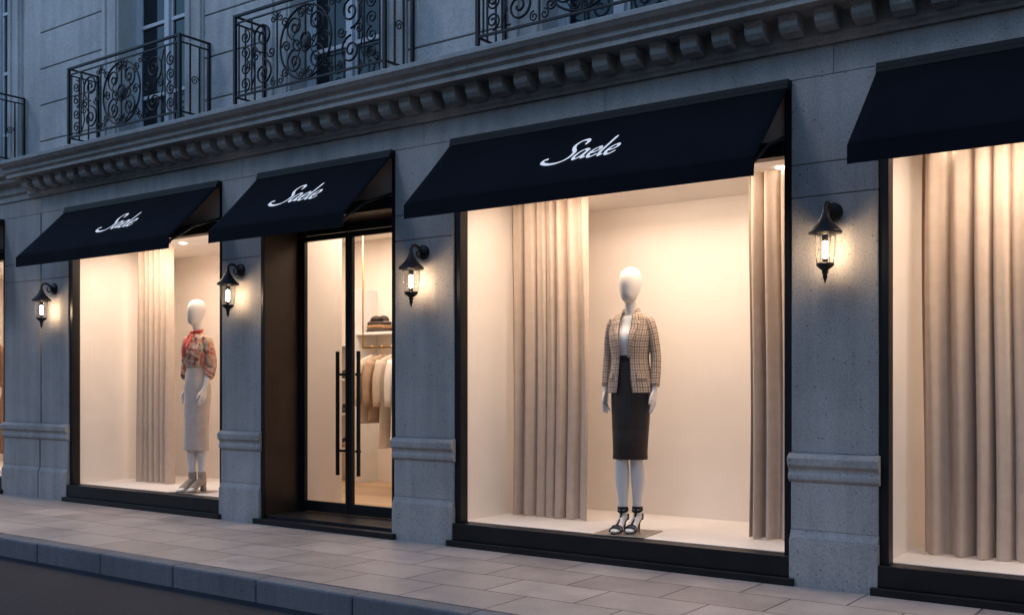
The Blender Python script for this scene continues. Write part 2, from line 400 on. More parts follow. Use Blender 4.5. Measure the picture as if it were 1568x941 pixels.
for q0,q1 in ((L0+.037,C0-.004),(C0+.004,R1-.002)):
    dm.box(q0,q0+.035,.41,.45,.078,2.525); dm.box(q1-.035,q1,.41,.45,.078,2.525)
    dm.box(q0+.0355,q1-.0355,.411,.449,2.48,2.525); dm.box(q0+.0355,q1-.0355,.411,.449,.078,.17)
    pane(dg,q0+.03,q1-.03,.43,.16,2.49)
for hx,sg in ((C0-.085,1),(C0+.165,-1)):
    dm.box(hx-.014,hx+.014,.352,.376,.42,1.49)
    for zz in (.62,1.28):
        e0,e1=(hx-.01,hx+.055) if sg>0 else (hx-.055,hx+.01)
        dm.box(e0,e1,.3765,.3865,zz,zz+.022)
        q=hx+.045 if sg>0 else hx-.045
        dm.box(q-.01,q+.01,.387,.4295,zz,zz+.022)
dm.obj('entrance_door',M['black'],B,bevel=.003); br_.obj('door_reveal',M['bronze'],B); dg.obj('door_glass',M['glass'],B,recalc=False)
iw=MB()
iw.box(-7.20,-7.071,.475,.90,.0,2.9); iw.box(-7.54,-7.07,.9005,.95,.0,2.9); iw.box(-7.60,-7.545,.9,1.42,0,2.9)
iw.box(-5.50,-5.45,.475,1.42,0,2.9)
iw.box(-11.5,-7.6,1.38,1.42,0,2.9); iw.box(-5.449,-3.4,1.38,1.42,0,2.9)
iw.box(-11.55,-3.35,2.9,2.95,0,2.9); iw.box(-11.55,-11.501,1.38,2.899,0,2.9); iw.box(-3.399,-3.35,1.38,2.899,0,2.9)
iw.box(-7.06,-5.54,.47,.52,2.61,2.9)
iw.obj('shop_walls',M['cream'],B)
q=MB(); q.box(-11.55,-3.35,.50,2.95,2.901,2.95); q.obj('shop_ceiling',M['ceil'],B)
q=MB(); q.box(-11.55,-3.35,.5505,2.95,-.05,.076); q.obj('shop_floor',M['oak'],B)
area('shop_light',(-7.8,2.0,2.88),(0,0,0),2.4,.5,50,WARM,B)
area('shop_light',(-6.4,1.1,2.88),(0,0,0),.8,.8,24,WARM,B)

sh=empty('display_shelf')
s=MB(); s.box(-8.45,-7.0,2.55,2.899,1.77,1.80); s.box(-8.48,-8.451,2.5,2.899,.076,2.3); s.obj('shelf_board',M['white'],sh,bevel=.002)
sh=empty('shoe_shelf')
s=MB()
for z in (.45,.85,1.25,1.65): s.box(-9.5,-8.62,2.6,2.898,z,z+.025)
s.box(-9.53,-9.501,2.6,2.898,.08,1.9); s.box(-8.619,-8.59,2.6,2.898,.08,1.9); s.obj('shelf_unit',M['white'],sh,bevel=.002)
def shoe_pair(x,y,z,mat,par):
    s=MB()
    for dx in (0,.1):
        s.tube([(x+dx,y+.1,z+.05),(x+dx,y+.05,z+.06),(x+dx,y-.03,z+.035),(x+dx,y-.12,z+.02),(x+dx,y-.15,z+.015)],[(.02,.03),(.035,.045),(.035,.032),(.04,.018),(.015,.008)],12,n=3)
    s.obj('shoes',mat,par,smooth=True)
for z in (.475,.875,1.275): 
    for x in (-9.3,-8.95,-8.75): shoe_pair(x,2.72,z,M['darkcl'] if random.random()<.6 else M['brown'],sh)
# folded goods with a soft scarf slumped on top
for bx in (-8.22,-7.72):
    hb=empty('folded_clothes',(bx,2.70,1.802))
    z=0
    for i,mt in enumerate((M['darkcl'],M['brown'],M['darkcl'])):
        s=MB(); w_=.15-.012*i+random.uniform(-.01,.01); dp=.10; h=.038
        rings=[]
        for zz,k_ in ((0,.93),(.006,1),(h-.008,1),(h,.94)):
            rings.append([(w_*k_*math.copysign(abs(math.cos(t))**.35,math.cos(t))+.01*math.sin(i*2),dp*k_*math.copysign(abs(math.sin(t))**.35,math.sin(t)),z+zz+.004*math.sin(3*t)) for t in [2*math.pi*j/28 for j in range(28)]])
        s.loft(rings); s.obj('folded_layer',mt,hb,smooth=True); z+=h+.002
    s=MB(); s.tube([(-.10,0,z+.012),(-.05,-.01,z+.035),(.01,.0,z+.03),(.06,.01,z+.038),(.10,0,z+.012)],[(.05,.012),(.07,.032),(.07,.028),(.06,.03),(.04,.010)],16,ref=(0,1,0),n=4); s.obj('folded_scarf',M['darkcl'],hb,smooth=True)
ck=empty('clothes_rack')
s=MB(); s.tube([(-7.86,2.05,1.60),(-6.3,2.05,1.60)],.012,10,ref=(0,0,1))
for x in (-6.3,): s.tube([(x,2.05,.08),(x,2.05,1.60)],.014,10); s.tube([(x,1.85,.09),(x,2.25,.09)],.014,10,ref=(0,0,1))
s.tube([(-7.86,2.05,1.60),(-7.86,2.05,2.9)],.008,8); 
s.obj('rail',M['brass'],ck,smooth=True)
x=-7.72; i=0
while x<-6.4:
    mt=[M['creamcl'],M['tancl'],M['creamcl'],M['whitetop'],M['creamcl']][i%5]; Lg=random.uniform(.68,.98)
    s=MB(); seg=28; rings=[]
    for z,rx,ry in cr([(0,.012,.03),(-.03,.02,.12),(-.07,.03,.19),(-.15,.035,.20),(-.35,.04,.19),(-Lg+.1,.045,.20),(-Lg,.05,.215)],4):
        rings.append([(x+(rx+.008*math.sin(7*2*math.pi*j/seg)*(-z))*math.cos(2*math.pi*j/seg),2.05+ry*math.sin(2*math.pi*j/seg),1.52+z) for j in range(seg)])
    s.loft(rings); 
    for sg in (-1,1): s.tube([(x,2.05+sg*.18,1.44),(x+.01,2.05+sg*.25,1.25),(x,2.05+sg*.24,.98)],[.05,.045,.04],12,n=3)
    s.obj('garment',mt,ck,smooth=True)
    s=MB(); s.tube([(x,2.05,1.51),(x,2.05,1.56),(x,2.07,1.59),(x,2.05,1.617),(x,2.03,1.60)],.004,6,n=3); s.obj('hanger_hook',M['brass'],ck,smooth=True)
    x+=random.uniform(.11,.17); i+=1

# ------------------------------------------------------------------ awnings
AY0,AZ0,AY1,AZ1=-.035,2.992,-.56,2.468
def letters(mb,cx,unit):
    nrm=Vector((0,-(AZ0-AZ1),-(AY1-AY0))); nrm.normalize()
    upv=Vector((0,AY0-AY1,AZ0-AZ1)).normalized()
    org=Vector((cx,(AY0+AY1)/2,(AZ0+AZ1)/2))+nrm*.006
    def stroke(pts,w0,w1,shape='mid'):
        P=cr([tuple(p) for p in pts],8); n=len(P); L=[];Rr=[]
        for i,p in enumerate(P):
            a=P[max(i-1,0)];b=P[min(i+1,n-1)]
            tx,ty=b[0]-a[0],b[1]-a[1]; l=math.hypot(tx,ty) or 1
            ang=math.atan2(ty,tx); wd=w0+(w1-w0)*abs(math.sin(ang-.45))
            e=min(1,min(i,n-1-i)/3+.35); wd*=e
            nx,ny=-ty/l*wd/2,tx/l*wd/2
            for lst,sg in ((L,1),(Rr,-1)):
                X,Y=p[0]+sg*nx,p[1]+sg*ny
                X=X+.38*Y-2.0; Y=(Y-1.02)*1.28
                lst.append(org+Vector((X*unit,0,0))+upv*(Y*unit))
        stroke.k+=1
        off=nrm*(.0006*stroke.k)
        vs=[v+off for v in L]+[v+off for v in Rr]
        mb.add(vs,[(i,i+1,n+i+1,n+i) for i in range(n-1)])
    stroke.k=0
    stroke([(1.55,1.55),(1.62,1.85),(1.35,2.08),(.85,2.0),(.62,1.6),(.85,1.2),(1.22,.85),(1.22,.35),(.85,-.02),(.25,-.18),(-.5,-.15),(-1.15,.08),(-1.2,.38),(-.85,.42)],.14,.29)
    stroke([(2.50,.82),(2.2,.98),(1.82,.72),(1.72,.25),(1.95,.0),(2.3,.22),(2.52,.75)],.13,.27)
    stroke([(2.58,.98),(2.5,.45),(2.58,.08),(2.88,.12)],.13,.27)
    e=[(3.0,.42),(3.45,.50),(3.72,.75),(3.52,.98),(3.15,.78),(3.02,.35),(3.25,.02),(3.6,.05),(3.85,.25)]
    stroke(e,.12,.26)
    stroke([(4.22,2.0),(4.12,1.2),(4.05,.4),(4.2,.02),(4.45,.15)],.13,.27)
    stroke([(x+1.6,y) for x,y in e[:-1]]+[(5.5,.3)],.12,.26)
def awning(a,b_,text=True,unit=.088,off=0):
    A=empty('awning'); a+=.004; b_-=.004
    c=MB()
    nx=40; ny=12; vs=[];fs=[]
    ph=random.uniform(0,6)
    for j in range(ny+1):
        t=j/ny
        for i in range(nx+1):
            x=a+(b_-a)*i/nx; sag=(-.005-.0025*math.sin(x*5.1+ph)-.0015*math.sin(x*13+ph*2))*math.sin(math.pi*t)
            vs.append((x,AY0+(AY1-AY0)*t,AZ0+(AZ1-AZ0)*t+sag))
    for j in range(ny):
        for i in range(nx): q=j*(nx+1)+i; fs.append((q,q+1,q+nx+2,q+nx+1))
    c.add(vs,fs); c.obj('canvas_top',M['canvas'],A,solid=.007,smooth=True)
    v=MB(); v.box(a,b_,AY1-.006,AY1+.004,AZ1-.098,AZ1-.001); v.obj('valance',M['canvas'],A,bevel=.002)
    f=MB(); f.box(a+.01,b_-.01,AY1+.005,AY1+.03,AZ1-.05,AZ1-.012)
    for x in (a+.03,b_-.03):
        f.tube([(x,.0,2.70),(x,-.28,2.60),(x,AY1+.02,AZ1-.035)],.011,8)
    f.box(a,b_,-.062,.0,2.975,2.998)
    f.obj('awning_frame',M['black'],A)
    if text:
        l=MB(); letters(l,(a+b_)/2+off,unit); l.obj('lettering',M['letter'],A,recalc=False)
for i,(a,b_) in enumerate(WX): awning(a,b_,i in (1,2),.082,.12 if i==1 else 0)
awning(DX[0],DX[1],True,.080)

# ------------------------------------------------------------------ curtains
def curtain(x0,x1,y,seed=0,per=.095,amp=.035):
    rnd=random.Random(seed)
    e=empty('curtain'); c=MB(); n=int((x1-x0)/.006); rings=[]
    ph=[rnd.uniform(0,6.28) for _ in range(4)]
    for k in range(13):
        z=.178+(2.625-.178)*k/12; t=k/12
        row=[]
        for i in range(n+1):
            x=x0+(x1-x0)*i/n
            s=(x-x0)/per*2*math.pi
            w=s+.9*math.sin(s*.23+ph[0])+.12*math.sin(z*1.3+ph[1]+s*.1)
            A_=amp*(.75+.25*math.sin(s*.31+ph[2]))*(1.0-.25*t)
            yy=y+A_*math.copysign(abs(math.sin(w))**.9,math.sin(w))+.010*math.sin(w*2.1+z*.8+ph[3])
            row.append((x+.012*math.cos(w)+.008*math.sin(z*2+ph[1]),yy,z))
        rings.append(row)
    c.loft(rings,closed=False,caps=False); c.obj('folds',M['curtain'],e,smooth=True)
curtain(-4.88,-4.17,.65,1,.10,.05); curtain(-2.84,-2.37,.55,2,.10,.05); curtain(-9.82,-9.20,.62,3,.10,.05); curtain(-1.72,-.85,.55,4,.125,.062)
curtain(.1,.75,.6,5); curtain(-8.0,-7.67,.9,6); curtain(-13.6,-13.0,.6,7)

# ------------------------------------------------------------------ lanterns
def lantern(x):
    e=empty('wall_lantern',(x,0,2.215))
    k=MB()
    prof=[(.001,.0),(.055,.0),(.055,.012),(.045,.02),(.028,.026),(.02,.04),(.001,.045)]
    rings=[[(r*math.cos(2*math.pi*j/28),-y,r*math.sin(2*math.pi*j/28)) for j in range(28)] for r,y in prof]
    k.loft(rings)
    cy=-.145
    k.tube([(0,-.03,0),(0,-.07,.035),(0,-.115,.04),(0,cy,.012),(0,cy,-.03)],[.011,.011,.011,.010,.012],10,n=5)
    k.tube([(0,-.03,-.02),(0,-.06,-.045),(0,-.085,-.02),(0,-.07,.005)],.006,8,n=5)
    k.lathe([(.001,.012),(.013,.005),(.014,-.02),(.022,-.03),(.024,-.045),(.035,-.06),(.045,-.08),(.07,-.105),(.092,-.125),(.096,-.135),(.094,-.142),(.06,-.142),(.058,-.15),(.001,-.15)],32,(0,cy,0))
    k.lathe([(.001,-.312),(.048,-.312),(.052,-.318),(.048,-.330),(.03,-.345),(.016,-.355),(.02,-.365),(.012,-.38),(.015,-.392),(.007,-.41),(.001,-.43)],28,(0,cy,0))
    for j in range(4):
        t=math.pi/4+j*math.pi/2; r=.061
        k.tube([(r*math.cos(t),cy+r*math.sin(t),-.142),(r*.97*math.cos(t),cy+r*.97*math.sin(t),-.24),(.05*math.cos(t),cy+.05*math.sin(t),-.315)],.0022,6,n=3)
    k.lathe([(.001,-.15),(.018,-.15),(.018,-.185),(.001,-.185)],16,(0,cy,0))
    k.lathe([(.001,-.312),(.016,-.312),(.016,-.285),(.001,-.285)],16,(0,cy,0))
    k.obj('lantern_metalwork',M['iron'],e,smooth=True)
    gmb=MB(); gp=[(.058,-.15),(.064,-.18),(.065,-.22),(.060,-.26),(.048,-.30),(.044,-.312)]
    rings=[[(r*math.cos(2*math.pi*j/28),cy+r*math.sin(2*math.pi*j/28),z) for j in range(28)] for r,z in gp]
    gmb.loft(rings,caps=False); gmb.obj('lantern_glass',M['lglass'],e,smooth=True)
    bb=MB(); bb.lathe([(.004,-.186),(.013,-.19),(.013,-.28),(.004,-.284)],8,(0,cy,0)); bb.obj('lantern_bulb',M['bulb'],e,smooth=True)
for x in (-10.35,-7.365,-5.24,-2.07,1.06,-14.12): lantern(x)

# ------------------------------------------------------------------ balcony railings
def spiral(cx,cz,r0,r1,a0,turns,n=40):
    return [(cx+(r0+(r1-r0)*(i/n)**.8)*math.cos(a0+2*math.pi*turns*i/n),cz+(r0+(r1-r0)*(i/n)**.8)*math.sin(a0+2*math.pi*turns*i/n)) for i in range(n+1)]
def railing(xc,W=1.72,first=None):
    e=empty('balcony_railing',(xc,-.345,3.556)); k=MB(); H=.74
    x0=-W/2; x1=W/2
    k.box(x0-.012,x1+.012,-.014,.014,H-.018,H); k.box(x0,x1,-.007,.007,H-.075,H-.063); k.box(x0,x1,-.009,.009,.05,.066)
    for x in (x0,x1): k.box(x-.013,x+.013,-.013,.013,0,H+.0)
    def T(pts,r=.0065): k.tube([(p[0],0,p[1]) for p in pts],r*1.15,6,ref=(0,1,0))
    for s in (-1,1):
        def X(pts): return [(s*p[0],p[1]) for p in pts]
        for q in (W/2-.05,W/2-.21,.33): T(X([(q,.06),(q,H-.07)]),.0065)
        c=W/2-.13
        for j,zz in enumerate((.145,.275,.405,.535)):
            T(X(spiral(c,zz,.066,.010,math.pi/2*(1 if j%2 else 3),1.7*(1 if j%2 else -1),30)),.0058)
        T(X(spiral(.50,.50,.135,.014,-math.pi*.5,1.9,44)),.0075)
        T(X(spiral(.50,.20,.115,.014,math.pi*.5,1.8,44)),.0075)
        T(X(spiral(.585,.35,.05,.01,math.pi,-1.4,26)),.006); T(X(spiral(.40,.355,.05,.01,0,-1.4,26)),.006)
        T(X([(.645,.10),(.60,.2),(.635,.35),(.60,.5),(.645,.64)]),.0055)
        for cx_,cz_,tt in ((.375,.615,1.4),(.375,.105,-1.4),(.29,.615,-1.3),(.29,.105,1.3)):
            T(X(spiral(cx_,cz_,.038,.008,math.pi*.5,tt,22)),.005)
        for zc,sg in ((.50,1),(.22,-1)):
            T(X(spiral(.12,zc,.105,.012,-sg*math.pi/2,sg*1.7,40)),.007)
            T(X(spiral(.24,zc+sg*.06,.05,.01,-sg*math.pi/2,-sg*1.5,30)),.006)
            T(X(spiral(.05,zc+sg*.105,.04,.008,-sg*math.pi/2,-sg*1.4,24)),.0055)
        T(X(spiral(.10,.36,.07,.01,math.pi,1.3,28)),.006)
        T(X(spiral(.22,.36,.05,.01,0,1.5,28)),.006)
        T(X([(.06,.07),(.14,.18),(.06,.30),(.14,.42),(.06,.54),(.10,.65)]),.005)
    n=40
    T([(.29*math.cos(2*math.pi*i/n),.36+.29*math.sin(2*math.pi*i/n)) for i in range(n+1)],.008)
    T([(.055*math.cos(2*math.pi*i/20),.36+.075*math.sin(2*math.pi*i/20)) for i in range(21)],.009)
    k.ellipsoid((0,0,.36),(.04,.016,.055)); 
    T([(0,.07),(0,.65)],.007)
    for x in (x0,x1):
        k.box(x-.010,x+.010,.014,.325,H-.016,H-.001); k.box(x-.006,x+.006,.013,.325,H-.075,H-.063); k.box(x-.008,x+.008,.013,.325,.05,.064)
        for y in (.11,.21): k.box(x-.006,x+.006,y-.006,y+.006,.06,H-.07)
        k.box(x-.012,x+.012,.30,.324,0,H-.017)
        k.tube([(x,.16+p[0],p[1]) for p in spiral(0,.36,.045,.008,0,1.6,26)],.005,6,ref=(1,0,0))
    k.obj('ironwork',M['iron'],e,smooth=False)
for cx,W in ((-8.64,1.74),(-6.175,1.70),(-3.60,1.70),(-1.0,1.70),(1.6,1.7)): railing(cx,W)
railing(-11.72,1.66)

# ------------------------------------------------------------------ mannequins
def ring(z,cx,cy,rx,ry,n=32): return [(cx+rx*math.sin(2*math.pi*j/n),cy-ry*math.cos(2*math.pi*j/n),z) for j in range(n)]
def body(mb,arms,legs):
    hp=[(1.592,-.035,.012,.014),(1.605,-.033,.036,.042),(1.635,-.022,.056,.068),(1.68,-.008,.070,.086),(1.73,0,.077,.094),(1.775,.005,.075,.090),(1.81,.008,.062,.074),(1.832,.010,.040,.048),(1.842,.012,.010,.012)]
    mb.loft([ring(z,0,cy,rx,ry) for z,cy,rx,ry in cr(hp,4)])
    mb.loft([ring(z,0,cy,rx,ry) for z,cy,rx,ry in cr([(1.46,.022,.075,.06),(1.50,.02,.055,.052),(1.54,.015,.044,.046),(1.60,.008,.042,.045),(1.66,.006,.044,.05)],4)])
    tp=[(1.520,.022,.05,.04),(1.50,.02,.08,.050),(1.470,.018,.125,.060),(1.43,.012,.145,.075),(1.37,0,.140,.095),(1.31,-.004,.130,.097),(1.25,0,.113,.082),(1.19,.003,.100,.072),(1.12,.006,.115,.080),(1.04,.012,.145,.095),(.96,.018,.155,.100),(.88,.012,.150,.095),(.82,.008,.13,.08),(.80,.005,.06,.04)]
    mb.loft([ring(z,0,cy,rx,ry) for z,cy,rx,ry in cr(tp,4)])
    for s,(x_h,x_k,x_a,dy) in legs.items():
        mb.tube([(s*x_h,.01,.92),(s*x_h,.005,.78),(s*x_k,-.005+dy*.4,.56),(s*x_k,-.002+dy*.6,.49),(s*x_k*.98,.018+dy*.8,.38),(s*x_a,.022+dy,.22),(s*x_a,.022+dy,.145),(s*x_a,.022+dy,.10)],
                [.078,.070,.054,.050,.052,.034,.029,.026],20,n=4)
        mb.tube([(s*x_a,.045+dy,.135),(s*x_a,.040+dy,.105),(s*x_a,.0+dy,.085),(s*x_a,-.05+dy,.052),(s*x_a,-.095+dy,.028),(s*x_a,-.13+dy,.02),(s*x_a,-.155+dy,.016)],
                [(.022,.02),(.029,.028),(.028,.030),(.033,.024),(.038,.019),(.034,.014),(.016,.008)],18,n=3)
    for s,pts in arms.items():
        sh,el,wr=pts
        mb.tube([(s*.125,.015,1.445),sh,((sh[0]+el[0])/2,(sh[1]+el[1])/2+.004,(sh[2]+el[2])/2),el,((el[0]*.6+wr[0]*.4),(el[1]*.6+wr[1]*.4),(el[2]*.6+wr[2]*.4)),wr],[.036,.036,.033,.030,.030,.021],18,n=4)
        d=(Vector(wr)-Vector(el)).normalized(); P=Vector(wr)
        q=(d*.75+Vector((0,-.12,-.65))).normalized()
        def at(k,y,xo=0): return tuple(P+q*k+Vector((xo,y,0)))
        mb.tube([at(-.015,0),at(.02,0),at(.055,0),at(.085,-.001),at(.098,-.001)],[(.019,.022),(.018,.031),(.0165,.038),(.0145,.040),(.010,.036)],18,n=3)
        for yo,L,c in ((-.031,.068,.010),(-.0105,.078,.014),(.010,.073,.018),(.029,.056,.022)):
            mb.tube([at(.075,yo*.95),at(.095,yo*1.04),at(.095+L*.45,yo*1.16,-s*c*.35),at(.095+L*.8,yo*1.18,-s*c),at(.095+L,yo*1.16,-s*c*1.6)],[(.0102,.0092),(.0098,.0088),(.0090,.0080),(.0082,.0072),(.006,.0052)],10,n=2)
        mb.tube([at(.02,-.02),at(.045,-.040,-s*.004),at(.075,-.056,-s*.008),at(.105,-.062,-s*.010)],[.012,.0115,.0095,.006],10,n=3)

def heel_shoes(par,xa,dys,mat):
    s=MB()
    for sg,dy in dys.items():
        x=sg*xa
        s.tube([(x,.062+dy,.083),(x,.03+dy,.076),(x,-.03+dy,.046),(x,-.085+dy,.010),(x,-.13+dy,.006),(x,-.168+dy,.006)],[(.024,.005),(.030,.005),(.027,.004),(.038,.005),(.035,.004),(.014,.004)],12,n=3)
        s.tube([(x,.05+dy,.08),(x,.052+dy,.04),(x,.055+dy,.001)],[(.016,.014),(.009,.008),(.006,.006)],10,n=2)
        def strap(cy,cz,rx,ry,tilt,w=.0055):
            pts=[(x+rx*math.cos(t),cy+dy+ry*math.sin(t),cz+tilt*math.sin(t)) for t in [2*math.pi*j/24 for j in range(25)]]
            s.tube(pts,(  [(w*1.6,w)]*25),6,ref=(0,0,1))
        strap(.022,.165,.033,.035,.0); strap(.022,.148,.034,.036,.01)
        s.tube([(x+.037,-.085+dy,.014),(x+.032,-.088+dy,.045),(x,-.092+dy,.056),(x-.032,-.088+dy,.045),(x-.037,-.085+dy,.014)],[(.004,.014)]*5,8,ref=(0,0,1),n=3)
        s.tube([(x+.040,-.115+dy,.012),(x+.032,-.118+dy,.038),(x,-.12+dy,.045),(x-.032,-.118+dy,.038),(x-.040,-.115+dy,.012)],[(.004,.012)]*5,8,ref=(0,0,1),n=3)
        s.tube([(x,-.09+dy,.057),(x,-.03+dy,.094),(x,-.008+dy,.125),(x,-.012+dy,.155)],[(.008,.004)]*4,8,n=3)
        s.box(x-.030,x+.030,.040+dy,.066+dy,.08,.120)
    s.obj('sandals',mat,par,smooth=True)

def mannequin_blazer(X,Y,rz):
    e=empty('mannequin',(X,Y,.180),rz)
    b=MB(); body(b,{1:((.160,.015,1.42),(.205,.035,1.215),(.212,-.005,.99)),-1:((-.160,.015,1.42),(-.205,.035,1.215),(-.212,-.005,.99))},{1:(.066,.053,.043,.005),-1:(.066,.053,.043,-.05)})
    b.squeeze().obj('mannequin_body',M['mann'],e,remesh=.0036)
    t=MB()
    tp=[(1.50,.02,.072,.058),(1.475,.018,.12,.070),(1.43,.012,.153,.086),(1.37,-.002,.150,.106),(1.31,-.006,.140,.108),(1.25,0,.126,.098),(1.20,.003,.120,.096),(1.14,.006,.112,.084)]
    t.loft([ring(z,0,cy,rx,ry,40) for z,cy,rx,ry in cr(tp,5)]); t.squeeze().obj('white_top',M['whitetop'],e,smooth=True)
    k=MB(); sp=[(1.215,.003,.122,.100),(1.17,.005,.126,.104),(1.10,.010,.142,.112),(1.02,.012,.158,.114),(.94,.012,.166,.115),(.80,.010,.160,.113),(.65,.004,.150,.106),(.52,0,.143,.102),(.505,0,.142,.101)]
    k.loft([ring(z,0,cy,rx,ry,48) for z,cy,rx,ry in cr(sp,6)]); k.squeeze().obj('pencil_skirt',M['leather'],e,smooth=True)
    k=MB(); k.loft([ring(z,0,.004,rx,ry,40) for z,rx,ry in ((1.185,.126,.104),(1.188,.129,.107),(1.222,.127,.104),(1.225,.122,.100))]); k.squeeze().obj('waistband',M['shoe_bk'],e,smooth=True)
    jp=[(1.532,.024,.062,.052,.045),(1.520,.022,.095,.062,.052),(1.502,.020,.140,.074,.056),(1.475,.018,.172,.086,.058),(1.42,.012,.182,.102,.058),(1.35,.0,.176,.120,.052),(1.28,-.002,.162,.120,.046),(1.20,.003,.152,.118,.044),(1.12,.008,.164,.128,.050),(1.04,.014,.184,.138,.058),(.965,.018,.194,.142,.070)]
    dense=cr(jp,5); j=MB(); rings=[]; n=56
    for z,cy,rx,ry,g in dense:
        g0=math.asin(min(.95,g/rx)); row=[]
        for i in range(n+1):
            th=g0+(2*math.pi-2*g0)*i/n
            wv=.004*math.sin(th*5)*(1.2-z if z<1.2 else 0)*4
            row.append((rx*math.sin(th)*(1+wv),cy-ry*math.cos(th)*(1+wv),z))
        rings.append(row)
    j.loft(rings,closed=False,caps=False)
    j.squeeze().obj('blazer_body',M['plaid'],e,smooth=True,solid=.007)
    def jy(x,z):
        best=min(dense,key=lambda r:abs(r[0]-z)); _,cy,rx,ry,g=best
        return cy-ry*math.sqrt(max(0,1-(x/rx)**2))
    l=MB()
    for s in (-1,1):
        rows=[]
        for i in range(15):
            t=i/14; z=1.205+(1.515-1.205)*t
            g=min(dense,key=lambda r:abs(r[0]-z))[4]
            wd=.010+.058*min(1,t*1.5)
            if t>.80: wd=.046*(1-(t-.80)/.5)
            xs_=[s*(g-.010+wd*q) for q in (0,.33,.66,1)]
            rows.append([(xx,jy(xx,z)-.0085-.003*(q in(1,2)),z) for q,xx in enumerate(xs_)])
        l.loft(rows,closed=False,caps=False)
    l.squeeze().obj('lapels',M['plaid'],e,smooth=True,solid=.006)
    c=MB(); c.tube([(.062*math.sin(t),.016+.052*-math.cos(t),1.530+.012*math.cos(t+math.pi)) for t in [R(50)+R(260)*i/20 for i in range(21)]],[(.018,.006)]*21,8,ref=(0,0,1)); c.obj('collar',M['plaid'],e,smooth=True)
    sl=MB()
    for s in (-1,1):
        sl.tube([(s*.128,.016,1.482),(s*.160,.016,1.452),(s*.186,.022,1.36),(s*.205,.034,1.23),(s*.212,.022,1.12),(s*.213,.002,1.012)],[(.026,.040),(.042,.054),(.045,.052),(.042,.047),(.040,.044),(.037,.039)],24,n=5)
    sl.squeeze().obj('blazer_sleeves',M['plaid'],e,smooth=True)
    p=MB()
    for s in (-1,1):
        rows=[]
        for z in (1.06,1.10):
            rows.append([(s*(.10+q*.018),jy(s*(.10+q*.018),z)-.008,z) for q in range(5)])
        p.loft(rows,closed=False,caps=False)
    p.squeeze().obj('pocket_flaps',M['plaid'],e,solid=.005)
    heel_shoes(e,.043,{1:.005,-1:-.05},M['shoe_bk'])
    pl=MB(); pl.box(-.19,.19,-.24,.14,-.0075,-.0005); pl.obj('base_plate',M['plate'],e,bevel=.002)

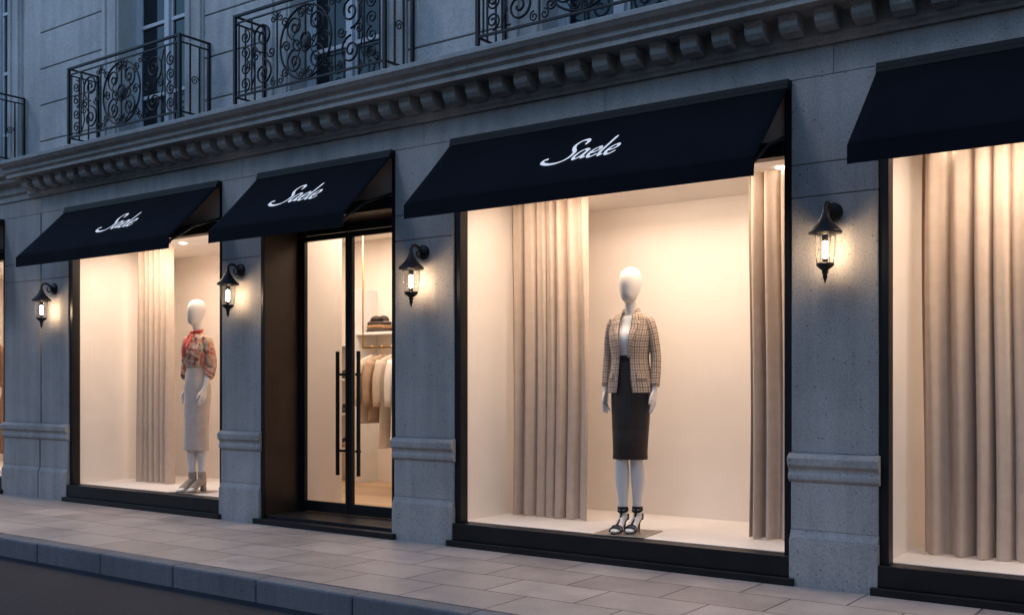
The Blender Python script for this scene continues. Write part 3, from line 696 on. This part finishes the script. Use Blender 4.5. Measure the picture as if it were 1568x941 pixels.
def mannequin_blouse(X,Y,rz):
    e=empty('mannequin',(X,Y,.180),rz)
    b=MB(); body(b,{1:((.158,.015,1.42),(.198,.03,1.215),(.188,-.04,.99)),-1:((-.158,.015,1.42),(-.200,.045,1.215),(-.19,.02,.99))},{1:(.066,.050,.042,.01),-1:(.066,.050,.042,-.035)})
    b.squeeze().obj('mannequin_body',M['mann'],e,remesh=.0036)
    t=MB(); tp=[(1.545,.018,.050,.050),(1.52,.02,.058,.056),(1.50,.02,.095,.068),(1.475,.018,.145,.080),(1.43,.012,.168,.094),(1.36,-.004,.168,.115),(1.30,-.008,.160,.118),(1.24,-.004,.145,.108),(1.20,0,.126,.096),(1.185,.003,.118,.09)]
    n=60; rings=[]
    for z,cy,rx,ry in cr(tp,5):
        w=.02 if z<1.45 else 0
        rings.append([(rx*(1+w*math.sin(9*2*math.pi*i/n))*math.sin(2*math.pi*i/n),cy-ry*(1+w*math.sin(9*2*math.pi*i/n+z*9))*math.cos(2*math.pi*i/n),z) for i in range(n)])
    t.loft(rings)
    for s in (-1,1):
        t.tube([(s*.128,.015,1.472),(s*.160,.015,1.445),(s*.188,.022,1.36),(s*.202,.034,1.25),(s*.201,.025,1.16),(s*.196,.008,1.105),(s*.194,.005,1.10)],[(.030,.044),(.045,.054),(.049,.056),(.049,.056),(.050,.056),(.046,.050),(.034,.036)],24,n=5)
    t.squeeze().obj('blouse',M['floral'],e,smooth=True)
    k=MB(); sp=[(1.215,.003,.114,.086),(1.17,.005,.121,.090),(1.10,.010,.143,.104),(1.02,.014,.160,.113),(.94,.016,.166,.115),(.80,.010,.158,.110),(.60,.004,.148,.104),(.42,0,.143,.102),(.395,0,.142,.101)]
    k.loft([ring(z,0,cy,rx,ry,48) for z,cy,rx,ry in cr(sp,6)]); k.squeeze().obj('midi_skirt',M['beige'],e,smooth=True)
    s=MB()
    s.tube([(.052*math.sin(q),.012-.050*math.cos(q),1.540-.012*math.cos(q)) for q in [2*math.pi*i/24 for i in range(25)]],[(.013,.009)]*25,8,ref=(0,0,1))
    s.ellipsoid((0,-.060,1.522),(.017,.015,.017))
    s.tube([(0,-.06,1.52),(-.02,-.085,1.48),(-.025,-.118,1.42),(-.03,-.130,1.34),(-.032,-.132,1.29)],[(.010,.006),(.017,.007),(.020,.006),(.024,.006),(.014,.004)],10,n=4)
    s.tube([(0,-.06,1.52),(.02,-.085,1.48),(.024,-.116,1.42),(.02,-.130,1.37)],[(.010,.006),(.016,.007),(.018,.006),(.014,.004)],10,n=4)
    s.obj('neck_scarf',M['redscarf'],e,smooth=True)
    h=MB()
    for sg,dy in ((1,.01),(-1,-.035)):
        x=sg*.042
        h.tube([(x,.022+dy,.185),(x,.024+dy,.15),(x,.028+dy,.11),(x,.03+dy,.085)],[(.037,.041),(.035,.040),(.034,.042),(.030,.036)],18,n=3)
        h.tube([(x,.058+dy,.11),(x,.04+dy,.10),(x,.0+dy,.09),(x,-.05+dy,.06),(x,-.085+dy,.042),(x,-.10+dy,.036)],[(.02,.02),(.034,.036),(.035,.038),(.038,.034),(.041,.027),(.040,.022)],18,n=3)
        h.tube([(x,.062+dy,.083),(x,.03+dy,.070),(x,-.03+dy,.046),(x,-.085+dy,.012),(x,-.13+dy,.008),(x,-.165+dy,.008)],[(.024,.007),(.032,.007),(.030,.006),(.041,.008),(.036,.007),(.016,.006)],12,n=3)
        h.box(x-.018,x+.018,.018+dy,.062+dy,.0,.080)
    h.obj('ankle_boots',M['shoe_be'],e,smooth=True)
    pl=MB(); pl.box(-.16,.16,-.20,.13,-.0075,-.0005); pl.obj('base_plate',M['plate'],e,bevel=.002)

mannequin_blazer(-3.61,.31,R(8)); mannequin_blouse(-8.36,.28,R(4))
def mannequin_coat(X,Y,rz):
    e=empty('mannequin',(X,Y,.180),rz)
    b=MB(); body(b,{1:((.160,.015,1.42),(.205,.035,1.215),(.212,-.005,.99)),-1:((-.160,.015,1.42),(-.205,.035,1.215),(-.212,-.005,.99))},{1:(.075,.062,.050,.0),-1:(.075,.062,.050,-.035)})
    b.squeeze().obj('mannequin_body',M['mann'],e,remesh=.005)
    c=MB(); cp=[(1.53,.022,.062,.055),(1.50,.02,.12,.075),(1.46,.018,.18,.09),(1.38,.005,.185,.12),(1.2,.003,.17,.12),(1.0,.01,.20,.14),(.7,.01,.21,.16),(.35,.01,.23,.18),(.22,.01,.235,.185)]
    c.loft([ring(z,0,cy,rx,ry,40) for z,cy,rx,ry in cr(cp,5)])
    for s in (-1,1): c.tube([(s*.150,.015,1.468),(s*.176,.015,1.445),(s*.196,.022,1.36),(s*.213,.034,1.23),(s*.216,.022,1.12),(s*.213,.002,1.0)],[(.036,.044),(.052,.058),(.052,.056),(.047,.05),(.045,.048),(.042,.045)],24,n=5)
    c.squeeze().obj('coat',M['brown'],e,smooth=True)
    heel_shoes(e,.050,{1:0,-1:-.035},M['shoe_bk'])
mannequin_coat(-12.19,.28,R(5))

# ------------------------------------------------------------------ world & fill lamp
w=bpy.data.worlds.new('World'); scene.world=w; w.use_nodes=True; nt=w.node_tree
bg=nt.nodes['Background']; sky=nt.nodes.new('ShaderNodeTexSky'); sky.sky_type='NISHITA'; sky.sun_disc=False
sky.sun_elevation=R(8); sky.sun_rotation=R(20); sky.air_density=1.2; sky.dust_density=.4; sky.ozone_density=4
mx=nt.nodes.new('ShaderNodeMix'); mx.data_type='RGBA'; mx.blend_type='MULTIPLY'; mx.inputs[0].default_value=1; mx.inputs[7].default_value=(1.08,.92,.88,1)
nt.links.new(sky.outputs[0],mx.inputs[6]); nt.links.new(mx.outputs[2],bg.inputs[0]); bg.inputs[1].default_value=.62
sl=bpy.data.lights.new('front_fill','SUN'); sl.energy=.38; sl.angle=R(12); sl.color=(.97,.92,1)  # soft fill added from the front left for shape, not real sunlight
so=bpy.data.objects.new('front_fill',sl); scene.collection.objects.link(so); so.rotation_euler=(R(50),0,R(-35))

# ------------------------------------------------------------------ camera
cd=bpy.data.cameras.new('camera'); co=bpy.data.objects.new('camera',cd); scene.collection.objects.link(co)
co.location=(0,-6.09,1.2); co.rotation_euler=(R(90),0,R(35.88)); cd.lens=36.73; cd.sensor_width=36; cd.shift_y=.0756; cd.clip_end=2000; cd.clip_start=.05
scene.camera=co
scene.view_settings.view_transform='Standard'; scene.view_settings.look='None'; scene.view_settings.exposure=0
